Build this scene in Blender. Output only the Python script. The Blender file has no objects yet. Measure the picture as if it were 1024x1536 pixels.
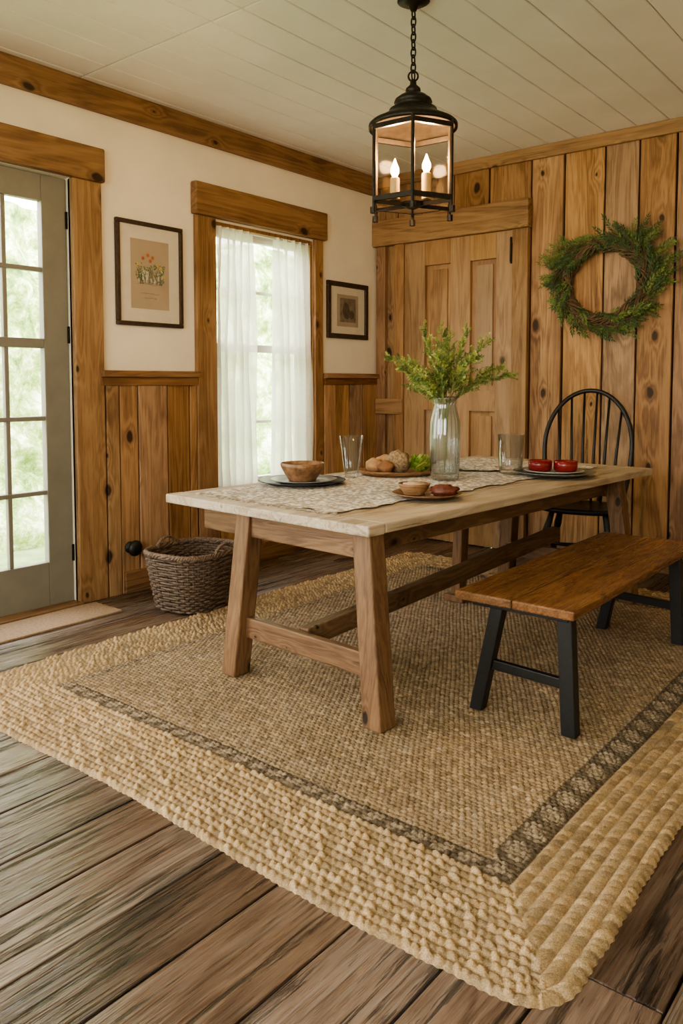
import bpy, math, random
import numpy as np
from mathutils import Vector, Matrix, noise as mnoise
random.seed(7); np.random.seed(7)
pi=math.pi
COL=bpy.context.scene.collection
V=Vector

# ------------------------------------------------------------------ mesh builder
class M:
    def __init__(s): s.v=[];s.f=[];s.mi=[];s.cur=0
    def face(s,idx): s.f.append(tuple(idx)); s.mi.append(s.cur)
    def quadbox(s,P):
        b=len(s.v); s.v+= [tuple(p) for p in P]
        for q in ((0,3,2,1),(4,5,6,7),(0,1,5,4),(1,2,6,5),(2,3,7,6),(3,0,4,7)): s.face([b+i for i in q])
    def box(s,x0,x1,y0,y1,z0,z1):
        s.quadbox([(x0,y0,z0),(x1,y0,z0),(x1,y1,z0),(x0,y1,z0),(x0,y0,z1),(x1,y0,z1),(x1,y1,z1),(x0,y1,z1)])
    def beam(s,p0,p1,w,h,side=(1,0,0),flat=False):
        p0=V(p0);p1=V(p1);d=(p1-p0).normalized();a=V(side);a=(a-d*a.dot(d)).normalized();b=d.cross(a)
        P=[]
        for p in (p0,p1):
            for sx,sy in((-1,-1),(1,-1),(1,1),(-1,1)):
                q=p+a*sx*w/2+b*sy*h/2
                if flat: q=q+d*((p.z-q.z)/d.z)
                P.append(q)
        s.quadbox(P)
    def tube(s,pts,r,n=8,closed=False,cap=True,flat=1.0):
        pts=[V(p) for p in pts];N=len(pts);b0=len(s.v)
        if not hasattr(r,'__len__'): r=[r]*N
        up=None
        for i,p in enumerate(pts):
            if closed: t=(pts[(i+1)%N]-pts[i-1])
            else: t=pts[min(i+1,N-1)]-pts[max(i-1,0)]
            if t.length<1e-9:t=V((0,0,1))
            t.normalize()
            if up is None:
                up=V((0,0,1)) if abs(t.z)<.9 else V((1,0,0))
            a=up-t*up.dot(t)
            if a.length<1e-6:a=t.orthogonal()
            a.normalize();up=a;b=t.cross(a)
            for k in range(n):
                th=2*pi*k/n
                s.v.append(tuple(p+a*math.cos(th)*r[i]*flat+b*math.sin(th)*r[i]))
        for i in range(N if closed else N-1):
            j=(i+1)%N
            for k in range(n):
                k2=(k+1)%n
                s.face((b0+i*n+k,b0+i*n+k2,b0+j*n+k2,b0+j*n+k))
        if cap and not closed:
            s.face([b0+k for k in range(n)][::-1]); s.face([b0+(N-1)*n+k for k in range(n)])
    def lathe(s,prof,n=32,c=(0,0,0),sx=1,sy=1,rib=0,ribn=0,ph=0):
        b0=len(s.v);N=len(prof)
        for (r,z) in prof:
            for k in range(n):
                th=2*pi*k/n+ph
                rr=r*(1+rib*math.cos(ribn*th))
                s.v.append((c[0]+rr*math.cos(th)*sx,c[1]+rr*math.sin(th)*sy,c[2]+z))
        for i in range(N-1):
            for k in range(n):
                k2=(k+1)%n
                s.face((b0+i*n+k,b0+i*n+k2,b0+(i+1)*n+k2,b0+(i+1)*n+k))
        if prof[0][0]>1e-5: s.face([b0+k for k in range(n)][::-1])
        if prof[-1][0]>1e-5 : s.face([b0+(N-1)*n+k for k in range(n)])
    def leaf(s,p,d,nrm,l,w):
        p=V(p);d=V(d).normalized();nrm=V(nrm);sd=d.cross(nrm)
        if sd.length<1e-6: sd=d.orthogonal()
        sd.normalize();up=sd.cross(d).normalized();b=len(s.v)
        s.v+=[tuple(p),tuple(p+d*l*.45+sd*w/2+up*w*.15),tuple(p+d*l+up*w*.1),tuple(p+d*l*.45-sd*w/2+up*w*.15)]
        s.face((b,b+1,b+2));s.face((b,b+2,b+3))
    def blob(s,c,rx,ry,rz,n=16,m=24,noise=0,ns=8,seed=0):
        b0=len(s.v)
        for i in range(n+1):
            ph=pi*i/n
            for k in range(m):
                th=2*pi*k/m
                d=V((math.sin(ph)*math.cos(th),math.sin(ph)*math.sin(th),math.cos(ph)))
                q=1+noise*mnoise.noise(d*ns*.3+V((seed*3.1,seed,0)))
                s.v.append((c[0]+d.x*rx*q,c[1]+d.y*ry*q,c[2]+d.z*rz*q))
        for i in range(n):
            for k in range(m):
                k2=(k+1)%m
                s.face((b0+i*m+k,b0+(i+1)*m+k,b0+(i+1)*m+k2,b0+i*m+k2))

def add(name,m,mats,parent=None,loc=(0,0,0),rot=(0,0,0),smooth=False,bevel=0,seg=2,**props):
    me=bpy.data.meshes.new(name); me.from_pydata(m.v,[],m.f)
    if not isinstance(mats,(list,tuple)): mats=[mats]
    for t in mats: me.materials.append(t)
    me.polygons.foreach_set('material_index',m.mi)
    if smooth: me.polygons.foreach_set('use_smooth',[True]*len(m.f))
    me.update(); me.validate()
    o=bpy.data.objects.new(name,me); COL.objects.link(o)
    o.location=loc;o.rotation_euler=rot
    if parent: o.parent=parent
    if bevel:
        b=o.modifiers.new('Bevel','BEVEL');b.width=bevel;b.segments=seg;b.limit_method='ANGLE';b.angle_limit=.6
    for k,v in props.items(): o[k]=v
    return o
def empty(name,loc,rot=(0,0,0),**props):
    o=bpy.data.objects.new(name,None);COL.objects.link(o);o.location=loc;o.rotation_euler=rot;o.empty_display_size=.1
    for k,v in props.items(): o[k]=v
    return o

# ------------------------------------------------------------------ materials
def newmat(name):
    m=bpy.data.materials.new(name);m.use_nodes=True;nt=m.node_tree
    for n in list(nt.nodes): nt.nodes.remove(n)
    out=nt.nodes.new('ShaderNodeOutputMaterial');bs=nt.nodes.new('ShaderNodeBsdfPrincipled')
    nt.links.new(bs.outputs[0],out.inputs[0])
    return m,nt,bs,out
class G:
    def __init__(s,nt): s.nt=nt
    def n(s,t,**k):
        x=s.nt.nodes.new(t)
        for a,b in k.items(): setattr(x,a,b)
        return x
    def put(s,sock,v):
        if isinstance(v,bpy.types.NodeSocket): s.nt.links.new(v,sock)
        elif v is not None:
            if hasattr(v,'__len__') and len(v)==3 and sock.type=='RGBA': v=(*v,1)
            sock.default_value=v
    def math(s,op,a,b=None,c=None,clamp=False):
        x=s.n('ShaderNodeMath',operation=op,use_clamp=clamp);s.put(x.inputs[0],a);s.put(x.inputs[1],b)
        if c is not None:s.put(x.inputs[2],c)
        return x.outputs[0]
    def vmath(s,op,a,b):
        x=s.n('ShaderNodeVectorMath',operation=op);s.put(x.inputs[0],a);s.put(x.inputs[1],b);return x.outputs[0]
    def noise(s,vec,scale,detail=4,rough=.55,dist=0):
        x=s.n('ShaderNodeTexNoise');s.put(x.inputs['Vector'],vec);x.inputs['Scale'].default_value=scale
        x.inputs['Detail'].default_value=detail;x.inputs['Roughness'].default_value=rough;x.inputs['Distortion'].default_value=dist
        return x.outputs[0]
    def ramp(s,fac,stops):
        x=s.n('ShaderNodeValToRGB');s.put(x.inputs[0],fac);e=x.color_ramp.elements
        while len(e)<len(stops): e.new(.5)
        for i,(p,c) in enumerate(stops):
            e[i].position=p; e[i].color=(*c,1) if len(c)==3 else c
        return x.outputs[0]
    def mix(s,fac,a,b,mode='MIX'):
        x=s.n('ShaderNodeMix',data_type='RGBA',blend_type=mode);s.put(x.inputs[0],fac);s.put(x.inputs[6],a);s.put(x.inputs[7],b)
        return x.outputs[2]
    def mr(s,v,a,b,c,d):
        x=s.n('ShaderNodeMapRange');x.clamp=True
        s.put(x.inputs[0],v)
        for i,q in enumerate((a,b,c,d)): x.inputs[i+1].default_value=q
        return x.outputs[0]
    def bump(s,h,strength=.3,dist=.005):
        x=s.n('ShaderNodeBump');s.put(x.inputs['Height'],h);x.inputs['Strength'].default_value=strength;x.inputs['Distance'].default_value=dist
        return x.outputs[0]

def wood(name,light,mid,dark,axis=2,scale=1.0,rough=.5,knots=1.0,var=.3,worn=None,wornamt=.5,spec=.4,bump=.35,rrange=None,kscale=4.2,grain=.17,cracks=.5,hue=.008,kmask=.55,crt=.60):
    m,nt,bs,out=newmat(name);g=G(nt)
    tc=g.n('ShaderNodeTexCoord').outputs['Object']
    r=g.n('ShaderNodeNewGeometry').outputs['Random Per Island']
    cx=g.n('ShaderNodeCombineXYZ');g.put(cx.inputs[0],g.math('MULTIPLY',r,17.3));g.put(cx.inputs[1],g.math('MULTIPLY',r,41.1));g.put(cx.inputs[2],g.math('MULTIPLY',r,29.7))
    off=g.vmath('ADD',tc,cx.outputs[0])
    sp=g.n('ShaderNodeSeparateXYZ');g.put(sp.inputs[0],off)
    o_=[i for i in range(3) if i!=axis]
    across=g.math('ADD',sp.outputs[o_[0]],sp.outputs[o_[1]])
    warp=g.noise(off,9,2,.5)
    across2=g.math('ADD',across,g.math('MULTIPLY',warp,.03))
    kc_=g.n('ShaderNodeCombineXYZ');g.put(kc_.inputs[0],across2);g.put(kc_.inputs[1],g.math('MULTIPLY',sp.outputs[axis],.6))
    st=[1,1,1];st[axis]=.09
    mp=g.vmath('MULTIPLY',off,tuple(st))
    vo=g.n('ShaderNodeTexVoronoi',voronoi_dimensions='2D');g.put(vo.inputs['Vector'],kc_.outputs[0]);vo.inputs['Scale'].default_value=kscale*scale
    sep=g.n('ShaderNodeSeparateColor');g.put(sep.inputs[0],vo.outputs['Color'])
    size=g.math('MULTIPLY_ADD',g.math('POWER',sep.outputs[1],2.0),.18,.05)
    mask=g.math('GREATER_THAN',sep.outputs[0],kmask)
    kf=g.math('SUBTRACT',1.0,g.math('DIVIDE',vo.outputs['Distance'],size),clamp=True)
    kf=g.math('MULTIPLY',kf,mask)
    kw=g.math('MULTIPLY',g.math('SUBTRACT',1.0,g.math('DIVIDE',vo.outputs['Distance'],.38),clamp=True),mask)
    kf2=g.math('POWER',kw,2.0)
    n1=g.noise(mp,6*scale,5,.55,.6)
    ph=g.math('ADD',g.math('MULTIPLY',n1,58),g.math('MULTIPLY',kf2,16*knots))
    sn=g.math('MULTIPLY_ADD',g.math('SINE',ph),.5,.5)
    st2=[1,1,1];st2[axis]=.025
    fine=g.noise(g.vmath('MULTIPLY',off,tuple(st2)),110*scale,3,.65)
    big=g.noise(off,2.4,4,.55)
    t=g.math('ADD',g.math('MULTIPLY',n1,.50),g.math('MULTIPLY',sn,grain))
    t=g.math('ADD',t,g.math('MULTIPLY',fine,.36))
    t=g.math('ADD',t,g.math('MULTIPLY',big,.50))
    t=g.mr(t,.50,1.03,0,1)
    col=g.ramp(t,[(0,dark),(.42,mid),(1,light)])
    st3=[1,1,1];st3[axis]=.045
    cr=g.noise(g.vmath('MULTIPLY',off,tuple(st3)),30*scale,7,.75,.4)
    crf=g.mr(cr,crt,crt+.09,0,cracks)
    col=g.mix(crf,col,tuple(c*.45 for c in dark))
    halo=g.mr(g.math('MULTIPLY',kf,knots),.0,.6,0,.6)
    col=g.mix(halo,col,dark)
    kc=g.mr(g.math('MULTIPLY',kf,knots),.40,.62,0,.9)
    col=g.mix(kc,col,tuple(c*.25 for c in dark))
    if worn:
        w=g.noise(g.vmath('MULTIPLY',off,tuple([1 if i!=axis else .3 for i in range(3)])),5,6,.7)
        wf=g.mr(g.math('ADD',g.math('MULTIPLY',w,.6),g.math('MULTIPLY',fine,.4)),.47,.60,0,wornamt)
        col=g.mix(wf,col,worn)
    val=g.math('MULTIPLY_ADD',g.math('FRACT',g.math('MULTIPLY',r,7.77)),var,1-var/2)
    hs=g.n('ShaderNodeHueSaturation');g.put(hs.inputs['Color'],col);g.put(hs.inputs['Value'],val)
    g.put(hs.inputs['Hue'],g.math('MULTIPLY_ADD',g.math('FRACT',g.math('MULTIPLY',r,13.3)),hue,.5-hue/2))
    g.put(hs.inputs['Saturation'],g.math('MULTIPLY_ADD',g.math('FRACT',g.math('MULTIPLY',r,5.1)),.25,.80))
    g.put(bs.inputs['Base Color'],hs.outputs[0])
    rr=rrange or (rough-.08,rough+.1)
    g.put(bs.inputs['Roughness'],g.mr(fine,.3,.7,rr[0],rr[1]))
    bs.inputs['Specular IOR Level'].default_value=spec
    hh=g.math('SUBTRACT',g.math('ADD',g.math('MULTIPLY',fine,.7),g.math('MULTIPLY',sn,.3)),g.math('ADD',g.math('MULTIPLY',kc,.8),g.math('MULTIPLY',crf,1.2)))
    g.put(bs.inputs['Normal'],g.bump(hh,bump,.005))
    return m
def plain(name,col,rough=.6,nscale=30,nvar=.12,bump=.1,metal=0,spec=.5,dist=.003):
    m,nt,bs,out=newmat(name);g=G(nt)
    tc=g.n('ShaderNodeTexCoord').outputs['Object']
    n=g.noise(tc,nscale,5,.6)
    a=tuple(c*(1-nvar) for c in col);b=tuple(min(1,c*(1+nvar)) for c in col)
    g.put(bs.inputs['Base Color'],g.ramp(n,[(.3,a),(.7,b)]))
    bs.inputs['Roughness'].default_value=rough;bs.inputs['Metallic'].default_value=metal
    bs.inputs['Specular IOR Level'].default_value=spec
    if bump: g.put(bs.inputs['Normal'],g.bump(n,bump,dist))
    return m
def glassy(name,tint=(.97,.98,.98),edge=(.55,.6,.6),refl=.5,pw=3.0,rmin=.03):
    m=bpy.data.materials.new(name);m.use_nodes=True;nt=m.node_tree
    for n in list(nt.nodes): nt.nodes.remove(n)
    g=G(nt);out=g.n('ShaderNodeOutputMaterial')
    lw=g.n('ShaderNodeLayerWeight');lw.inputs[0].default_value=.5
    f=g.math('POWER',lw.outputs['Facing'],pw)
    tr=g.n('ShaderNodeBsdfTransparent');g.put(tr.inputs[0],g.mix(f,tint,edge))
    gl=g.n('ShaderNodeBsdfGlossy');gl.inputs['Roughness'].default_value=.04
    mx=g.n('ShaderNodeMixShader');g.put(mx.inputs[0],g.math('MULTIPLY_ADD',f,refl,rmin,clamp=True))
    nt.links.new(tr.outputs[0],mx.inputs[1]);nt.links.new(gl.outputs[0],mx.inputs[2]);nt.links.new(mx.outputs[0],out.inputs[0])
    return m
def emis(name,col,st):
    m,nt,bs,out=newmat(name);bs.inputs['Base Color'].default_value=(*col,1);bs.inputs['Emission Color'].default_value=(*col,1);bs.inputs['Emission Strength'].default_value=st
    return m

W_WALL=wood('wall_plank_wood',(.54,.33,.165),(.335,.185,.083),(.14,.068,.029),2,1,.6,1.0,.5,cracks=.75,crt=.585)
W_DOOR=wood('old_door_wood',(.50,.32,.17),(.37,.215,.105),(.22,.115,.05),2,.9,.5,.8,.12,kscale=3,kmask=.75)
W_TRIMV=wood('trim_wood_upright',(.45,.26,.12),(.29,.15,.062),(.13,.06,.023),2,1,.5,.9,.2)
W_TRIMY=wood('trim_wood_lengthwise',(.39,.21,.095),(.24,.118,.047),(.095,.043,.017),1,1,.5,1,.2,kscale=5)
W_TRIMX=wood('trim_wood_crosswise',(.48,.29,.14),(.33,.18,.08),(.14,.067,.027),0,1,.5,1,.2)
W_FLOOR=wood('floor_wood',(.22,.145,.098),(.118,.071,.045),(.034,.020,.013),1,1,.34,1,.6,worn=(.25,.205,.165),wornamt=.42,spec=.5,bump=1.0,rrange=(.20,.42),grain=.16,cracks=.9,kscale=2.2,kmask=.65,crt=.55)
W_TOP=wood('table_top_wood',(.62,.52,.39),(.46,.365,.255),(.25,.175,.11),1,1,.6,.5,.18,cracks=.7,bump=.6,crt=.58)
W_TLEG=wood('table_leg_wood',(.29,.155,.066),(.175,.083,.034),(.065,.029,.012),2,1.6,.5,1,.25)
W_TBEAMX=wood('table_rail_wood',(.28,.15,.066),(.17,.083,.036),(.07,.031,.013),0,1.6,.5,.8,.25)
W_TBEAMY=wood('table_beam_wood',(.26,.145,.066),(.15,.075,.034),(.065,.03,.013),1,1.6,.5,.8,.25)
W_BENCH=wood('bench_seat_wood',(.30,.14,.052),(.18,.078,.027),(.075,.03,.010),1,1.2,.35,.6,.15,rrange=(.20,.34))
BLACK=plain('black_paint',(.013,.013,.013),.42,60,.3,.15)
IRON=plain('dark_bronze_iron',(.033,.026,.02),.42,50,.3,.15,metal=.6)
PLASTER=plain('cream_plaster',(.87,.79,.645),.85,3,.05,.12)
CEILM=plain('ceiling_paint',(.88,.85,.80),.6,3,.04,.05)
DOORGREY=plain('sage_grey_paint',(.225,.21,.172),.5,8,.08,.1)
DARKGAP=plain('dark_gap',(.02,.012,.008),.9,5,.1,0)
CEILGAP=plain('ceiling_groove',(.22,.19,.15),.9,5,.1,0)
WHITEP=plain('white_window_paint',(.75,.75,.72),.5,8,.05,.05)
PANE=glassy('window_glass',(1,1,1),(.95,.97,.97),.4,4,.02)
GLASS=glassy('tumbler_glass',(.985,.99,.99),(.58,.62,.62),.7,2.3,.05)
VASEG=glassy('vase_glass',(.94,.965,.975),(.50,.58,.60),.75,1.8,.09)
LANTG=glassy('lantern_glass',(.93,.93,.91),(.75,.75,.72),.25,3,.004)

# ------------------------------------------------------------------ room shell
H=2.79
m=M(); random.seed(3)
x=-.14
while x<5.5:
    w=random.choice([.185,.2,.205,.225]); y=-6.6+random.uniform(0,.8)-.8
    while y<.0:
        l=random.uniform(1.6,3.4); y2=min(y+l,0)
        if y2-y>.02: m.box(x+.003,x+w-.003,max(y,-6.6)+.002,y2-.002,-.025,0.0)
        y=y2 if y2<0 else .1
    x+=w
m.cur=1; m.box(-.14,5.6,-6.6,0,-.05,-.02)
add('floor',m,[W_FLOOR,DARKGAP],bevel=.003,kind='structure',label='worn brown wide plank floor')
m=M(); x=-.12
while x<5.5:
    w=.195
    for (ya,yb) in((-6.6,-2.665),(-2.66,0.0)):
        m.box(x+.0028,x+w-.0028,ya+.001,yb-.001,H,H+.02)
    x+=w
m.cur=1;m.box(-.14,5.6,-6.7,.12,H+.012,H+.05)
add('ceiling',m,[CEILM,CEILGAP],bevel=.005,kind='structure',label='white painted plank ceiling')
m=M()
for b in((-6.7,-6.3,0,H),(-6.3,-4.3,2.35,H),(-4.3,-3.62,0,H),(-3.62,-2.72,2.27,H),(-2.72,-1.72,0,H),(-1.72,-.79,0,.48),(-1.72,-.79,2.2,H),(-.79,0.12,0,H)):
    m.box(-.14,0,b[0],b[1],b[2],b[3])
add('wall_left',m,PLASTER,kind='structure',label='cream plaster wall above wood wainscot')
m=M()
for b in((0,1.5,0,H),(1.5,4.2,0,.9),(1.5,4.2,2.3,H),(4.2,5.5,0,H)): m.box(b[0],b[1],-6.74,-6.6,b[2],b[3])  # opening behind the camera is added to let fill light in
add('wall_near',m,PLASTER,kind='structure',label='cream plaster wall with a wide opening added for fill light')
m=M();m.box(5.4,5.54,-6.7,0.1,0,H)
add('wall_right',m,PLASTER,kind='structure',label='cream plaster wall')
m=M()
for y in(-6.3,-5.66,-5.0,-4.36): m.box(-.10,-.04,y,y+.06,0,2.35)
m.box(-.10,-.04,-6.24,-4.36,0,.2);m.box(-.10,-.04,-6.24,-4.36,2.25,2.35)
add('window_2',m,DOORGREY,bevel=.004,kind='structure',label='tall sage grey glazed window wall')
m=M()
for x in(1.5,2.38,3.26,4.14): m.box(x,x+.06,-6.7,-6.64,.9,2.3)
m.box(1.5,4.2,-6.7,-6.64,.9,.96);m.box(1.5,4.2,-6.7,-6.64,2.24,2.3)
add('added_fill_window',m,WHITEP,bevel=.004,kind='structure',label='wide white framed window added out of view for fill light')  # unseen frame, made up to dress the fill-light opening
m=M(); xs=[-.02,.20,.42,.70,.99,1.312,1.545,1.82,2.04,2.265,2.5,2.74,2.98,3.2,3.45,3.7,3.95,4.2,4.45,4.7,4.95,5.2,5.42]
random.seed(5)
for a,b in zip(xs[:-1],xs[1:]):
    t=random.uniform(0,.012)
    m.box(a+.006,b-.006,-.002-t,.03,0,H)
m.cur=1;m.box(-.02,5.4,.015,.12,0,H)
add('wall_back',m,[W_WALL,DARKGAP],bevel=.005,kind='structure',label='rustic knotty vertical wood plank wall')
m=M()
for a,b in((-2.54,-2.45),(-2.45,-2.323),(-2.323,-2.115),(-2.115,-1.945),(-1.945,-1.885),(-.69,-.55),(-.55,-.39),(-.39,-.22),(-.22,-.02)):
    m.box(.002,.022+random.uniform(0,.008),a+.004,b-.004,0.0,1.205)
for a,b in((-1.88,-1.70),(-1.70,-1.5),(-1.5,-1.28),(-1.28,-1.1),(-1.1,-.9),(-.9,-.69)):
    m.box(.002,.022,a+.004,b-.004,0,.45)
m.cur=1
m.box(0,.008,-2.54,-1.88,0,1.2);m.box(0,.008,-.69,-.0,0,1.2);m.box(0,.010,-1.88,-.69,0,.45)
add('trim_1',m,[W_WALL,DARKGAP],bevel=.004,kind='structure',label='vertical board wood wainscot')
m=M()
for a,b in((-2.57,-1.885),(-.69,-.02)):
    m.box(.0,.060,a,b,1.228,1.264); m.box(.0,.038,a,b,1.180,1.228)
add('trim_2',m,W_TRIMY,bevel=.004,kind='structure',label='wood wainscot cap rail')
m=M();m.box(0,.045,-2.44,-.02,0,.125)
add('baseboard_left',m,W_TRIMY,bevel=.005,kind='structure',label='wide wood baseboard')
m=M();m.box(1.32,5.4,-.034,-.014,0,.11)
add('baseboard_back',m,W_TRIMX,bevel=.005,kind='structure',label='wood baseboard')
m=M();m.box(0,.035,-6.6,0,2.645,H)
add('trim_3',m,W_TRIMY,bevel=.006,kind='structure',label='rough wood crown beam')
m=M();m.box(.035,5.4,-.042,-.014,2.705,H)
add('trim_4',m,W_TRIMX,bevel=.005,kind='structure',label='wood crown board')
m=M();m.box(-.02,.03,-2.72,-2.545,0,2.27);m.box(-.02,.03,-3.8,-3.62,0,2.27)
add('trim_5',m,W_TRIMV,bevel=.005,kind='structure',label='wood glass door casing')
m=M();m.box(-.0,.05,-3.82,-2.53,2.27,2.45)
add('trim_6',m,W_TRIMY,bevel=.010,kind='structure',label='wood glass door header')
m=M();m.box(0,.03,-1.885,-1.725,.48,2.215);m.box(0,.03,-.785,-.70,.48,2.215)
add('trim_7',m,W_TRIMV,bevel=.005,kind='structure',label='wood window casing')
m=M();m.box(0,.055,-1.905,-.675,2.215,2.41);
add('trim_8',m,W_TRIMY,bevel=.010,kind='structure',label='wood window header')
m=M();m.box(-.13,.06,-1.90,-.69,.45,.485)
add('trim_9',m,W_TRIMY,bevel=.004,kind='structure',label='wood window sill')
m=M();m.box(-.14,-.0,-1.722,-1.70,.48,2.2);m.box(-.14,-.0,-.81,-.788,.48,2.2);m.box(-.14,0,-1.70,-.81,2.18,2.202)
add('trim_10',m,W_TRIMV,kind='structure',label='wood window jamb lining')
m=M()
yw0,yw1,zw0,zw1=-1.70,-.81,.485,2.18
xa,xb=-.11,-.07
m.box(xa,xb,yw0,yw0+.05,zw0,zw1);m.box(xa,xb,yw1-.05,yw1,zw0,zw1)
m.box(xa,xb,yw0+.05,yw1-.05,zw0,zw0+.07);m.box(xa,xb,yw0+.05,yw1-.05,zw1-.05,zw1)
m.box(xa,xb+.01,yw0+.05,yw1-.05,1.40,1.45)
for z in(.93,1.8): m.box(xa+.01,xb-.01,yw0+.05,yw1-.05,z-.01,z+.01)
win=add('window_1',m,WHITEP,bevel=.003,kind='structure',label='white double hung window')
m=M();m.box(-.092,-.090,yw0+.05,yw1-.05,zw0+.07,zw1-.05);add('window_pane',m,PANE,parent=win)
m=M();xa,xb=-.075,-.03
d0,d1=-3.62,-2.722; g0,g1=-3.475,-2.865
m.box(xa,xb,d0,g0,.0,2.265);m.box(xa,xb,g1,d1,.0,2.265)
m.box(xa,xb,g0,g1,0.0,.25);m.box(xa,xb,g0,g1,2.13,2.265)
for z in(1.78,1.01,.62): m.box(xa+.008,xb-.004,g0,g1,z-.012,z+.012)
m.box(xa,xb,g0,g1,1.375,1.425)
for y in(-3.272,-3.068): m.box(xa+.01,xb-.006,y-.012,y+.012,.25,2.13)
dr=add('door_1',m,DOORGREY,bevel=.004,kind='structure',label='sage grey glazed exterior door')
m=M();m.box(-.053,-.051,g0,g1,.25,2.13);add('glass_pane',m,PANE,parent=dr)
for z in(.28,1.45,2.05):
    m=M();m.box(-.03,-.018,-2.732,-2.722,z-.045,z+.045)
    add('hinge',m,IRON,parent=dr,bevel=.002)
m=M();m.box(-.14,.06,-3.62,-2.72,-.0,.018)
add('trim_11',m,W_TRIMY,bevel=.005,kind='structure',label='wood door threshold')
m=M()
zt=2.25
def front(a,b,z0,z1,y0=-.048,y1=-.014): m.box(a,b,y0,y1,z0,z1)
for a,b in[(.292,.474),(.695,.862),(1.07,1.198)]: front(a,b,.01,zt)
for a,b in((.474,.695),(.862,1.07)):
    front(a,b,2.07,zt);front(a,b,.99,1.14);front(a,b,.01,.22)
    front(a,b,1.14,2.07,-.018,-.014);front(a,b,.22,.99,-.018,-.014)
    for z0,z1 in((1.14,2.07),(.22,.99)):
        front(a+.035,b-.035,z0+.035,z1-.035,-.030,-.018)
door2=add('door_2',m,W_DOOR,bevel=.007,kind='structure',label='old pine four panel door')
m=M();m.box(1.180,1.198,-.058,-.048,2.02,2.16);m.beam((1.189,-.064,2.03),(1.189,-.062,2.2),.012,.012)
add('latch',m,IRON,parent=door2,bevel=.002)
m=M();m.box(1.2,1.315,-.065,-.014,0,2.252);m.box(.205,.29,-.065,-.014,0,2.252);m.box(.024,.11,-.055,-.014,0,2.252)
add('trim_12',m,W_TRIMV,bevel=.006,kind='structure',label='wood door casing boards')
m=M();m.box(.0,1.325,-.085,-.014,2.252,2.45)
add('trim_13',m,W_TRIMX,bevel=.012,kind='structure',label='heavy wood door header beam')
m=M();m.box(.036,.29,-.08,-.066,.95,1.07)
add('trim_14',m,W_TRIMX,bevel=.006,kind='structure',label='short wood chair rail')

# outside
mm,nt,bs,out=newmat('hedge_leaves_sky_gaps');g=G(nt)
tc=g.n('ShaderNodeTexCoord').outputs['Object']
n=g.noise(tc,7,8,.78,.3);n2=g.noise(tc,1.5,3,.5)
t=g.math('ADD',g.math('MULTIPLY',n,.75),g.math('MULTIPLY',n2,.3))
g.put(bs.inputs['Base Color'],g.ramp(t,[(.38,(.06,.11,.03)),(.46,(.20,.31,.08)),(.53,(.42,.54,.2)),(.61,(.88,.93,.7))]))  # palest stop paints bright sky gaps and leaf highlights into the colour
bs.inputs['Roughness'].default_value=.9
HEDGE=mm
m=M();NY,NZ=90,50
for i in range(NY+1):
    for j in range(NZ+1):
        y=-4.6+7.6*i/NY;z=-.1+2.8*j/NZ
        m.v.append((-1.9-.35*mnoise.noise(V((y*1.3,z*1.3,0)))-.15*mnoise.noise(V((y*5,z*5,3)))-.28*z,y,z))
for i in range(NY):
    for j in range(NZ):
        b=i*(NZ+1)+j;m.face((b,b+1,b+NZ+2,b+NZ+1))
add('hedge',m,HEDGE,smooth=True,label='leafy green garden hedge with bright sky gaps painted in, outside the glass door',category='hedge',kind='stuff')
m=M();m.box(-14,14,-16,10,-.3,-.06)
add('ground',m,plain('lawn',(.24,.31,.13),.95,6,.3,.2),kind='structure',label='garden ground')

# ------------------------------------------------------------------ rug
x0,x1,y0,y1=.67,3.19,-3.77,-.50
bl,br,bn,bf=.30,.25,.335,.30
step=.004
xs=np.linspace(x0,x1,int((x1-x0)/step)+1);ys=np.linspace(y0,y1,int((y1-y0)/step)+1)
X,Y=np.meshgrid(xs,ys,indexing='ij')
dl=X-x0;drr=x1-X;dn=Y-y0;df=y1-Y
Q=np.stack([dl/bl,drr/br,dn/bn,df/bf]);side=Q.argmin(0);q=Q.min(0)
wid=np.array([bl,br,bn,bf])[side]
d=q*wid
along=np.where(side<2,Y,X)
dmin=np.minimum(np.minimum(dl,drr),np.minimum(dn,df))
def hsh(a): 
    s=np.sin(a*127.1+11.7)*43758.5453
    return s-np.floor(s)
RW=np.where(side==1,.0357,.0258)
row=np.floor(d/RW);fv=d/RW-row
pit=np.where(side==1,.03,.024)
u=along/pit+hsh(row)*3+.22*np.sin(along*23+row*2)+.15*np.sin(along*57+row*5)
ui=np.floor(u+.55*fv);fu=u+.55*fv-ui
j=.55+.75*hsh(row*7.3+ui*1.7)
strand=1+.10*np.sin(2*pi*(fu*3+fv*1.5))
band=(np.sqrt(np.abs(np.sin(pi*fv)))*(.28+.72*np.sqrt(np.abs(np.sin(pi*fu)))))*.0125*j*strand
bandR=(np.sqrt(np.abs(np.sin(pi*fv)))*(.74+.26*np.sqrt(np.abs(np.sin(pi*fu)))))*.0150*(.8+.25*hsh(row*7.3+ui*1.7))*strand
band=np.where(side==1,bandR,band)
ir=np.floor(Y/.0175+.15*np.sin(X*9));iv=Y/.0175+.15*np.sin(X*9)-ir
iu_=X/.0205+.5*(ir%2)+.10*np.sin(Y*14);iu=np.floor(iu_);fu2=iu_-iu
inner=np.sqrt(np.abs(np.sin(pi*iv))*np.abs(np.sin(pi*fu2)))*.0095*(.6+.6*hsh(ir*3.1+iu*5.3))
xi0,xi1,yi0,yi1=x0+bl,x1-br,y0+bn,y1-bf
di=np.minimum(np.minimum(X-xi0,xi1-X),np.minimum(Y-yi0,yi1-Y))
isin=di>0
hz=np.where(isin,inner+.002,band+.002)
seam=np.exp(-(di/.006)**2)
hz=hz*(1-.6*seam)
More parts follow.
